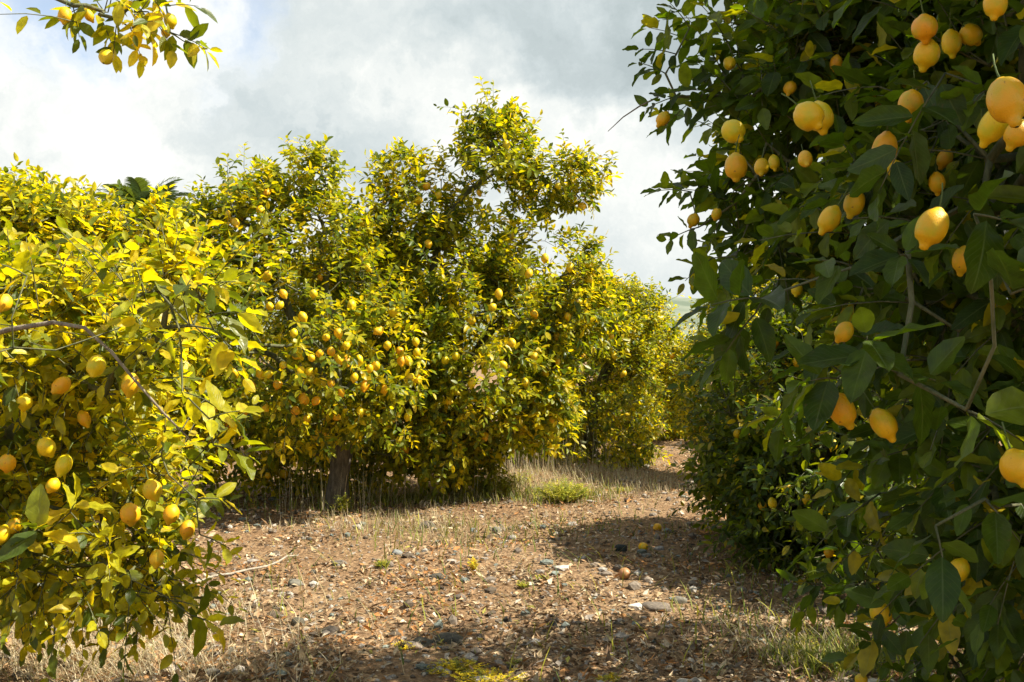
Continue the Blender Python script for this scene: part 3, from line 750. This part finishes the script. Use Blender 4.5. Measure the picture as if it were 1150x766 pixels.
def litter():
    n = 150000
    x, y = scatter_xy(n)
    keep = np.array([noise.noise(Vector((a * 1.3, b * 1.3, 3))) for a, b in zip(x, y)]) > gr.random(n) * .9 - .6
    x, y = x[keep], y[keep]; n = len(x)
    yaw = gr.random(n) * 6.28
    d = np.stack([np.cos(yaw), np.sin(yaw), gr.normal(0, .28, n)], 1)
    nn = np.stack([gr.normal(0, .5, n), gr.normal(0, .5, n), np.ones(n)], 1)
    L = .016 + .055 * gr.random(n) ** 1.7
    pal = np.array([[.5, .36, .2], [.36, .22, .11], [.62, .47, .29], [.18, .11, .06], [.5, .24, .08], [.4, .34, .27], [.68, .58, .42], [.45, .4, .08]])
    ci = gr.choice(8, n, p=[.24, .26, .1, .22, .05, .07, .04, .02])
    # russet drifts of fresher fallen leaves
    red = np.array([noise.noise(Vector((a * .8 + 20, b * 1.5, 9))) for a, b in zip(x, y)]) > .22
    ci = np.where(red & (gr.random(n) < .35), 4, ci)
    col = pal[ci] * gr.uniform(.7, 1.2, (n, 1))
    pos = np.stack([x, y, gh(x, y) + gr.uniform(.002, .022, n)], 1)
    V, T, cc, uv = build_leaves(pos, d, nn, L, L * gr.uniform(.35, .6, n), gr.normal(0, .55, n), gr.uniform(-.2, 1.0, n), col * .92, 'lo')
    tag(link('fallen_leaves', tri_mesh('fallen_leaves', V, T, M_LITTER, False, cc)), 'dry curled brown leaves strewn all over the path', 'leaf litter', kind='stuff')


litter()


def ico():
    import bmesh
    bm = bmesh.new(); bmesh.ops.create_icosphere(bm, subdivisions=1, radius=1)
    V = np.array([v.co[:] for v in bm.verts]); T = np.array([[v.index for v in f.verts] for f in bm.faces]); bm.free()
    return V, T


def gravel():
    V0, T0 = ico(); n = 26000
    x, y = scatter_xy(n, power=1.5); s = .004 + .016 * gr.random(n) ** 2 * (1 + 1.6 * (gr.random(n) < .1))
    sc = np.stack([s * gr.uniform(.7, 1.3, n), s * gr.uniform(.7, 1.3, n), s * gr.uniform(.45, .8, n)], 1)
    yaw = gr.random(n) * 6.28; J = 1 + gr.normal(0, .14, (n, len(V0), 1))
    V = V0[None] * J * sc[:, None, :]
    cx, sx = np.cos(yaw)[:, None], np.sin(yaw)[:, None]
    V = np.stack([V[..., 0] * cx - V[..., 1] * sx, V[..., 0] * sx + V[..., 1] * cx, V[..., 2]], -1)
    V += np.stack([x, y, gh(x, y) + s * .25], 1)[:, None, :]
    pal = np.array([[.2, .16, .12], [.3, .26, .21], [.1, .075, .05], [.17, .19, .16], [.42, .38, .32]])
    col = np.repeat(pal[gr.choice(5, n, p=[.3, .22, .25, .13, .1])] * gr.uniform(.7, 1.2, (n, 1)), len(V0), 0)
    T = (T0[None] + (np.arange(n) * len(V0))[:, None, None]).reshape(-1, 3)
    tag(link('gravel', tri_mesh('gravel', V.reshape(-1, 3), T, M_STONE, False, col)), 'small loose stones and clods of earth scattered on the path', 'gravel', kind='stuff')


gravel()


def blades(n, x, y, hgt, lean, width, pal, pw, flat=0.0):
    """thin bent blades, 3 segments each"""
    yaw = gr.random(n) * 6.28; h = gr.uniform(*hgt, n); ln = gr.uniform(*lean, n) * h
    dx, dy = np.cos(yaw), np.sin(yaw); px, py = -dy, dx
    z0 = gh(x, y); V = []
    w = gr.uniform(.6, 1.2, n) * width
    for t, ww in ((0, 1), (.4, .85), (.75, .55), (1, .1)):
        cx = x + dx * ln * t ** 1.7; cy = y + dy * ln * t ** 1.7; cz = z0 + h * t * (1 - flat)
        V.append(np.stack([cx - px * w * ww, cy - py * w * ww, cz], 1)); V.append(np.stack([cx + px * w * ww, cy + py * w * ww, cz], 1))
    V = np.stack(V, 1)
    T0 = np.array([[0, 1, 3], [0, 3, 2], [2, 3, 5], [2, 5, 4], [4, 5, 7], [4, 7, 6]])
    T = (T0[None] + (np.arange(n) * 8)[:, None, None]).reshape(-1, 3)
    col = np.repeat(np.array(pal)[gr.choice(len(pal), n, p=pw)] * gr.uniform(.75, 1.2, (n, 1)), 8, 0)
    return V.reshape(-1, 3), T, col


STRAW = [[.5, .4, .22], [.6, .52, .34], [.34, .25, .13], [.3, .33, .08]]


def patch(n, px, py, sx, sy):
    """gaussian patch of ground round a photograph position"""
    d = 1.5 * F / (py - 395); c = P(px, py, d)
    return c[0] + gr.normal(0, sx, n), c[1] + gr.normal(0, sy, n)


def join(parts):
    V, T, Cc, off = [], [], [], 0
    for v, t_, c_ in parts: V.append(v); T.append(t_ + off); Cc.append(c_); off += len(v)
    return np.concatenate(V), np.concatenate(T), np.concatenate(Cc)


def stuff(name, parts, label, cat):
    V, T, Cc = join(parts)
    return tag(link(name, tri_mesh(name, V, T, M_BLADE, True, Cc)), label, cat, kind='stuff')


pts = []
for px, py, sx, sy, n in [(600, 545, 1.0, .55, 1900), (520, 555, .5, .4, 1200), (660, 535, .6, .5, 1000), (480, 600, .4, .3, 300), (760, 545, .4, .6, 300), (430, 590, .5, .35, 600), (620, 560, .8, .4, 700)]:
    x, y = patch(n, px, py, sx, sy); pts.append(blades(n, x, y, (.03, .17), (.1, .9), .0022, STRAW, [.4, .3, .15, .15]))
x, y = patch(260, 590, 530, .5, .3); pts.append(blades(260, x, y, (.25, .55), (.05, .3), .0025, STRAW, [.35, .45, .1, .1]))
for px, py, n in [(400, 570, 60), (520, 560, 50), (350, 575, 30), (500, 530, 60)]:
    x, y = patch(n, px, py, .3, .2); pts.append(blades(n, x, y, (.3, .55), (.05, .4), .0022, STRAW, [.35, .4, .1, .15]))
stuff('dry_grass', pts, 'pale dry grass standing across the far end of the path', 'grass')
pts = []
for px, py, sx, sy, n in [(70, 700, .6, .3, 1900), (20, 690, .5, .3, 1300), (120, 745, .4, .15, 500), (890, 735, .2, .15, 350), (60, 755, .6, .15, 1000)]:
    x, y = patch(n, px, py, sx, sy); pts.append(blades(n, x, y, (.02, .2), (.5, 2.4), .0018, STRAW, [.35, .4, .2, .05]))
stuff('dead_grass', pts, 'tangled bleached dead grass under the near left tree', 'grass')
n = 15000; x, y = scatter_xy(n, power=1.5)
v = blades(n, x, y, (.004, .05), (1, 6), .0016, STRAW + [[.16, .1, .05]], [.3, .3, .2, .02, .18])
stuff('straw', [v], 'short bits of straw and twig lying on the bare earth', 'straw')
# green undergrowth at the foot of trees
GRN = [[.12, .17, .02], [.25, .27, .03], [.4, .37, .04]]
pts = []
for px, py, sx, sy, n in [(470, 560, .5, .3, 700), (556, 556, .35, .25, 500), (632, 562, .3, .25, 450), (590, 600, .8, .4, 300), (500, 600, .5, .4, 90), (560, 680, .9, .6, 110), (330, 650, .4, .5, 60), (840, 700, .4, .3, 120), (900, 640, .35, .5, 500), (1000, 740, .35, .3, 500), (300, 570, .8, .2, 300), (940, 745, .15, .15, 500), (700, 640, 1.2, 1.5, 250)]:
    x, y = patch(n, px, py, sx, sy); pts.append(blades(n, x, y, (.02, .16), (.2, 1.4), .004, GRN, [.4, .35, .25]))
stuff('low_weeds', pts, 'short green weeds creeping at the foot of the trees', 'weeds')


def weed(px, py, h, w, n, label, pal, cat='weed', leaflets=5, name='feathery_weed', group='yellow-green weeds growing on the path'):
    leaflets = 13
    d = 1.5 * F / (py - 395); c = P(px, py, d); gz = float(gh(c[0], c[1]))
    Vs, Ts, Cs, off = [], [], [], 0
    pa = np.array(pal)
    for i in range(n):
        a = random.random() * 6.28; r = w * random.random() ** .6; hh = h * random.uniform(.45, 1) * (1 - .4 * r / w)
        b = np.array([math.cos(a) * r * .35, math.sin(a) * r * .35, 0.0]); tp = np.array([math.cos(a) * r, math.sin(a) * r, hh])
        co = pa[random.randrange(len(pa))] * random.uniform(.8, 1.2)
        ts = np.linspace(0, 1, 5); p = b + (tp - b) * ts[:, None] + np.array([0, 0, .1 * hh]) * np.sin(ts * 3.14)[:, None]
        V, T = tubes([(p, np.linspace(.0018, .0008, 5), 3)])
        Vs.append(V); Ts.append(T + off); Cs.append(np.tile(co * .8, (len(V), 1))); off += len(V)
        k = leaflets; tt = np.random.default_rng(i + int(px)).uniform(.25, 1, k)
        pos = b + (tp - b) * tt[:, None]; yw = np.array([random.random() * 6.28 for _ in range(k)])
        dd = np.stack([np.cos(yw), np.sin(yw), np.full(k, .45)], 1)
        L = np.full(k, min(.05, .1 * h + .012)) * np.array([random.uniform(.6, 1.2) for _ in range(k)])
        V, T, cc, uv = build_leaves(pos, dd, np.tile([0, 0, 1.0], (k, 1)) + .01, L, L * .32, np.full(k, .2), np.full(k, .3), np.tile(co, (k, 1)), 'lo')
        Vs.append(V); Ts.append(T + off); Cs.append(cc); off += len(V)
    o = link(name, tri_mesh(name, np.concatenate(Vs), np.concatenate(Ts), M_BLADE, True, np.concatenate(Cs)), None, (c[0], c[1], gz))
    tag(o, label, cat, group)


YG = [[.42, .4, .03], [.5, .46, .05], [.28, .33, .04]]
YE = [[.85, .62, .01], [.8, .66, .03], [.8, .6, .01], [.35, .36, .04]]
weed(556, 560, .42, .26, 190, 'tallest feathery yellow-green weed, left of its neighbour in the dry grass', YG)
weed(632, 566, .3, .3, 170, 'feathery yellow-green weed in the dry grass, right of the tallest weed', YG)
weed(585, 545, .2, .16, 40, 'feathery weed between and behind the two bigger ones', YG)
weed(428, 634, .07, .07, 40, 'small bright yellow-green tuft alone on bare ground at the centre left', YG)
weed(532, 642, .1, .05, 26, 'thin upright yellow weed in the middle of the path', YE)
weed(588, 660, .05, .06, 24, 'tiny green weed in front of the thin yellow one', YG)
weed(608, 655, .05, .05, 20, 'tiny green weed beside the other tiny one, slightly right', YG)
weed(845, 540, .1, .1, 30, 'yellow-green weed at the far right edge of the path under the trees', YG)
weed(700, 556, .1, .12, 30, 'low green weed right of the dry grass at the far end', YG)
weed(512, 748, .05, .16, 130, 'patch of yellow-flowered weed behind the biggest front clump', YE, 'weed')
weed(550, 766, .05, .22, 190, 'biggest clump of yellow-flowered weed at the front edge of the path', YE)
weed(455, 728, .04, .08, 36, 'small yellow weed patch beside the dark clods of earth', YE)
weed(684, 768, .05, .06, 40, 'isolated bright yellow-flowered weed at the front edge right of centre', YE)
weed(578, 745, .04, .05, 20, 'small yellow-green weed near the pale stones at the front', YG)
weed(900, 722, .09, .14, 60, 'ragged yellow-green weed on the sunny patch by the large right tree', YG)
weed(385, 575, .22, .12, 40, 'green weed growing at the foot of the dark trunk', YG)


def rock(px, py, w, h, label, col, seed, name='rock', cat='rock', group='rocks and clods lying on the path', ang=0):
    import bmesh
    d = 1.5 * F / (py - 395); c = P(px, py, d); s = w / F * d * .5; sz = h / F * d * .6
    bm = bmesh.new(); bmesh.ops.create_icosphere(bm, subdivisions=3, radius=1)
    V = np.array([v.co[:] for v in bm.verts]); T = np.array([[v.index for v in f.verts] for f in bm.faces]); bm.free()
    V = np.array([v * (1 + .28 * nz3(v * 1.1 + seed) + .13 * nz3(v * 2.7 + seed) + .05 * nz3(v * 6 + seed)) for v in V])
    V = np.sign(V) * np.abs(V) ** .85
    V *= [s, s * .8, sz]; V[:, 2] = np.maximum(V[:, 2], -sz * .5)
    cc = np.tile(col, (len(V), 1)) * (1 + .25 * np.array([nz3(v * 40 + seed) for v in V]))[:, None]
    o = link(name, tri_mesh(name, V, T, M_STONE, True, cc), None, (c[0], c[1], float(gh(c[0], c[1])) + sz * .12))
    o.rotation_euler = (0, 0, ang); tag(o, label, cat, group)


G1 = (.16, .13, .1); G2 = (.17, .155, .12); G3 = (.3, .27, .23); G4 = (.075, .068, .05); G5 = (.25, .2, .15)
rock(480, 592, 19, 12, 'brown rounded rock at the edge of the dry grass, left of the path centre', G1, 1)
rock(736, 677, 32, 11, 'broad flat half-buried brown rock in the shade, right of centre', G1, 2)
rock(762, 670, 18, 9, 'greenish flat stone touching the broad flat rock', G2, 3)
rock(474, 722, 24, 13, 'dark clod, left one of the big dark pair at the front', G4, 4)
rock(504, 716, 34, 15, 'largest dark clod of the front pair, right one', G4, 5)
rock(697, 620, 14, 10, 'small black lump just left of the fallen lemon on the sunny strip', (.03, .035, .03), 6)
rock(726, 624, 12, 5, 'small grey stone right in front of the nearer fallen lemon', G2, 7)
rock(748, 600, 10, 7, 'bluish grey stone touching the farther fallen lemon', (.16, .19, .18), 8)
rock(532, 596, 8, 7, 'grey pebble-like stone right of the brown rounded rock', (.2, .22, .22), 9)
rock(558, 598, 11, 11, 'upright grey-green stone near the dry grass', G2, 10)
rock(332, 655, 16, 9, 'grey-green stone near the pale stick', G2, 11)
rock(335, 693, 16, 14, 'dark green clod in the middle of the left foreground', G4, 12)
rock(238, 728, 13, 11, 'small dark round clod near the tip of the left tree', (.05, .035, .025), 13)
rock(494, 648, 22, 8, 'dark green low stone in the middle of the path', G4, 14)
rock(570, 692, 10, 8, 'small black clod left of its twin in the shaded centre', (.03, .03, .025), 15)
rock(620, 696, 11, 9, 'small black clod right of its twin in the shaded centre', (.03, .03, .025), 16)
rock(600, 718, 18, 7, 'pale flat stone in the shaded foreground', G3, 17)
rock(541, 760, 24, 9, 'pale long stone among the yellow weeds at the front', (.4, .35, .31), 18)
rock(382, 632, 18, 7, 'low brown stone behind the pale stick', G1, 19)
rock(446, 620, 12, 8, 'grey stone beside the small bright tuft', (.22, .23, .22), 20)
rock(575, 606, 10, 6, 'pale grey stone in front of the upright grey-green one', G3, 21)
rock(642, 590, 12, 6, 'pale stone at the far side of the path, in front of the right feathery weed', G3, 22)
rock(740, 618, 11, 5, 'pale stone right of the nearer fallen lemon', G3, 23)
rock(405, 690, 12, 7, 'brown clod in the left foreground, right of the dark green one', G5, 24)
rock(352, 640, 8, 6, 'tiny black stone above the grey-green stone by the stick', G4, 25)


def fallen(px, py, w, label, mesh, rot, name='fallen_lemon'):
    d = 1.5 * F / (py - 395); c = P(px, py, d); sc = w / F * d / .075
    o = link(name, mesh, None, (c[0], c[1], float(gh(c[0], c[1])) + .03 * sc)); o.rotation_euler = rot; o.scale = (sc,) * 3
    tag(o, label, 'lemon', 'fallen lemons on the path')


fallen(722, 620, 11, 'yellow lemon lying on the sunny strip of the path, nearer of the two yellow ones', LEMON_SUN[0], (1.4, .2, .5))
fallen(738, 597, 10, 'yellow lemon lying farther up the path beside a bluish stone', LEMON_SUN[1], (1.3, .6, 2))
fallen(701, 648, 15, 'brown withered lemon lying in the shade at the middle of the path', LEMON_ROT, (1.5, 0, .9), 'rotten_lemon')


def stick(pts, r, label, group='sticks lying on the path', name='fallen_stick', cat='stick'):
    q = []
    for px, py in pts:
        d = 1.5 * F / (py - 395); c = P(px, py, d); c[2] = float(gh(c[0], c[1])) + r * 1.2 + .012; q.append(c)
    q = np.array(q); n = 10; tt = np.linspace(0, len(q) - 1, n)
    qq = np.stack([np.interp(tt, np.arange(len(q)), q[:, k]) for k in range(3)], 1)
    o0 = qq[0].copy(); qq = qq - o0 + np.random.default_rng(int(pts[0][0])).normal(0, r * .5, qq.shape)
    V, T = tubes([(qq, np.linspace(r, r * .5, n), 7)])
    tag(link(name, tri_mesh(name, V, T, M_DEAD), None, Vector(o0)), label, cat, group)


stick([(196, 662), (240, 650), (300, 640), (334, 626)], .011, 'long bleached stick lying on the ground beside the near left tree')
stick([(850, 612), (880, 620)], .006, 'short pale stick at the right edge of the path')
stick([(560, 728), (600, 742)], .005, 'short pale stick among stones in the centre foreground')
stick([(300, 700), (345, 712)], .005, 'short pale stick in the left foreground')

# pale post glimpsed between the leaves on the left
def post():
    import bmesh
    c = P(104, 560, 10.2); root = link('post', None, None, (c[0], c[1], 0)); tag(root, 'pale blue post glimpsed between leaves behind the near left tree', 'post')
    for nm, sz, z in (('shaft', (.09, .09, .84), .41), ('cap', (.11, .11, .03), .846)):
        bm = bmesh.new(); bmesh.ops.create_cube(bm, size=1); bmesh.ops.scale(bm, vec=sz, verts=bm.verts); bmesh.ops.bevel(bm, geom=bm.edges, offset=.008, segments=2, affect='EDGES')
        me = bpy.data.meshes.new(nm); bm.to_mesh(me); bm.free(); me.materials.append(M_POST); link(nm, me, root, (0, 0, z))
M_POST = bark_material('painted_post', (.5, .6, .7), (.68, .76, .84), 20)
post()

#WORLD
sc = bpy.context.scene
w = bpy.data.worlds.new('World'); sc.world = w; w.use_nodes = True
nt = w.node_tree; n = nt.nodes; l = nt.links; n.clear()
out = n.new('ShaderNodeOutputWorld'); bg = n.new('ShaderNodeBackground'); bg.inputs[1].default_value = .1
sky = n.new('ShaderNodeTexSky'); sky.sky_type = 'NISHITA'; sky.sun_disc = False
sky.sun_elevation = R(SUN_EL); sky.sun_rotation = R(SUN_AZ)
tc = n.new('ShaderNodeTexCoord'); V = tc.outputs['Generated']
def nmath(op, a, b=None, c=None, clamp=False):
    m = n.new('ShaderNodeMath'); m.operation = op; m.use_clamp = clamp
    for i, x in enumerate((a, b, c)):
        if x is None: continue
        if isinstance(x, (int, float)): m.inputs[i].default_value = x
        else: l.new(x, m.inputs[i])
    return m.outputs[0]
# warp the directions a little, so that the cloud banks get ragged edges
wn = n.new('ShaderNodeTexNoise'); wn.inputs['Scale'].default_value = 5; wn.inputs['Detail'].default_value = 9; wn.inputs['Roughness'].default_value = .62
l.new(V, wn.inputs['Vector'])
ws = n.new('ShaderNodeVectorMath'); ws.operation = 'MULTIPLY_ADD'; ws.inputs[1].default_value = (.36, .36, .36); ws.inputs[2].default_value = (-.18, -.18, -.18)
l.new(wn.outputs['Color'], ws.inputs[0])
wa = n.new('ShaderNodeVectorMath'); wa.operation = 'ADD'; l.new(V, wa.inputs[0]); l.new(ws.outputs[0], wa.inputs[1])
WV = wa.outputs[0]
def bank(px, py, sx, sy, amp):
    """soft cloud bank in a direction of the sky; sx, sy its half-width and half-height (radians)"""
    d = Vector(((px - 575) / F, 1, (395 - py) / F)).normalized()
    rt = d.cross(Vector((0, 0, 1))).normalized(); up = rt.cross(d)
    q = []
    for ax, s in ((rt, sx), (up, sy)):
        sb = n.new('ShaderNodeVectorMath'); sb.operation = 'SUBTRACT'; l.new(WV, sb.inputs[0]); sb.inputs[1].default_value = d
        dt = n.new('ShaderNodeVectorMath'); dt.operation = 'DOT_PRODUCT'; l.new(sb.outputs[0], dt.inputs[0]); dt.inputs[1].default_value = ax
        z = nmath('DIVIDE', dt.outputs['Value'], s); q.append(nmath('MULTIPLY', z, z))
    e = nmath('ADD', q[0], q[1]); g = nmath('POWER', 2.718, nmath('MULTIPLY', e, -1.0))
    dt = n.new('ShaderNodeVectorMath'); dt.operation = 'DOT_PRODUCT'; l.new(V, dt.inputs[0]); dt.inputs[1].default_value = d
    g = nmath('MULTIPLY', g, nmath('GREATER_THAN', dt.outputs['Value'], 0))
    return nmath('MULTIPLY', g, amp)
tot = None
for b in [(40, 130, .14, .14, .34), (230, 40, .06, .05, .2), (480, 70, .11, .07, .34), (610, 120, .1, .05, .3), (320, 120, .12, .08, -.24), (650, 20, .17, .06, -.48), (770, 80, .1, .05, -.45), (430, 5, .1, .04, -.2),
          (740, 240, .14, .07, .2), (350, 190, .2, .03, -.1), (200, 185, .05, .012, .18), (680, 290, .1, .03, -.08)]:
    g = bank(*b); tot = g if tot is None else nmath('ADD', tot, g)
cn = n.new('ShaderNodeTexNoise'); cn.inputs['Scale'].default_value = 6; cn.inputs['Detail'].default_value = 10; cn.inputs['Roughness'].default_value = .6; cn.inputs['Distortion'].default_value = .4
l.new(WV, cn.inputs['Vector'])
fine = nmath('MULTIPLY', nmath('SUBTRACT', cn.outputs['Fac'], .5), 1.25)
val = nmath('ADD', nmath('ADD', tot, fine), .66, clamp=True)
ramp = n.new('ShaderNodeValToRGB'); e = ramp.color_ramp.elements
CL = lambda r, g, b: (r, g, b, 1)
e[0].position = 0.1; e[0].color = CL(.46, .53, .54); e[1].position = .96; e[1].color = CL(1.02, 1.02, .97)
k = e.new(.4); k.color = CL(.6, .67, .68); k = e.new(.66); k.color = CL(.75, .8, .79)
l.new(val, ramp.inputs[0])
vs = n.new('ShaderNodeVectorMath'); vs.operation = 'SCALE'; l.new(ramp.outputs[0], vs.inputs[0]); SKYK = n.new('ShaderNodeValue'); SKYK.outputs[0].default_value = 4.9
l.new(SKYK.outputs[0], vs.inputs['Scale'])
# cloud cover: closed except some blue holes
holes = nmath('ADD', bank(20, 20, .07, .045, .7), bank(255, 15, .03, .05, .5))
sx_ = n.new('ShaderNodeSeparateXYZ'); l.new(V, sx_.inputs[0])
bn = n.new('ShaderNodeTexNoise'); bn.inputs['Scale'].default_value = 2.2; bn.inputs['Detail'].default_value = 6; l.new(V, bn.inputs['Vector'])
back = n.new('ShaderNodeMapRange'); back.inputs['From Min'].default_value = .35; back.inputs['From Max'].default_value = -.1; back.inputs['To Min'].default_value = 0; back.inputs['To Max'].default_value = 1
l.new(sx_.outputs[1], back.inputs['Value'])
brk = n.new('ShaderNodeMapRange'); brk.inputs['From Min'].default_value = .42; brk.inputs['From Max'].default_value = .56; l.new(bn.outputs['Fac'], brk.inputs['Value'])
holes = nmath('ADD', holes, nmath('MULTIPLY', back.outputs[0], brk.outputs[0]), clamp=True)  # unseen sky behind the camera broken up, shaped to darken the shade
mx = n.new('ShaderNodeMix'); mx.data_type = 'RGBA'
l.new(holes, mx.inputs[0]); l.new(vs.outputs[0], mx.inputs[6]); l.new(sky.outputs[0], mx.inputs[7])
l.new(mx.outputs[2], bg.inputs[0]); l.new(bg.outputs[0], out.inputs[0])

sd = bpy.data.lights.new('sun', 'SUN'); sd.energy = 5.0; sd.angle = R(.5); sd.color = (1, .93, .8)
so = link('sun', sd)
az, el = R(SUN_AZ), R(SUN_EL)
sv = Vector((math.sin(az) * math.cos(el), math.cos(az) * math.cos(el), math.sin(el)))
so.rotation_euler = sv.to_track_quat('Z', 'Y').to_euler()

cd = bpy.data.cameras.new('camera'); cam = link('camera', cd); cd.lens = 35; cd.sensor_width = 36; cd.clip_start = .05; cd.clip_end = 6000
cam.location = CAM; cam.rotation_euler = (R(90) + math.atan(12 / F), 0, 0)
sc.camera = cam
sc.view_settings.view_transform = 'Standard'; sc.view_settings.look = 'None'; sc.view_settings.gamma = 1; sc.view_settings.exposure = 1.15
sc.cycles.max_bounces = 8; sc.cycles.diffuse_bounces = 4; sc.cycles.transmission_bounces = 6; sc.cycles.use_denoising = True
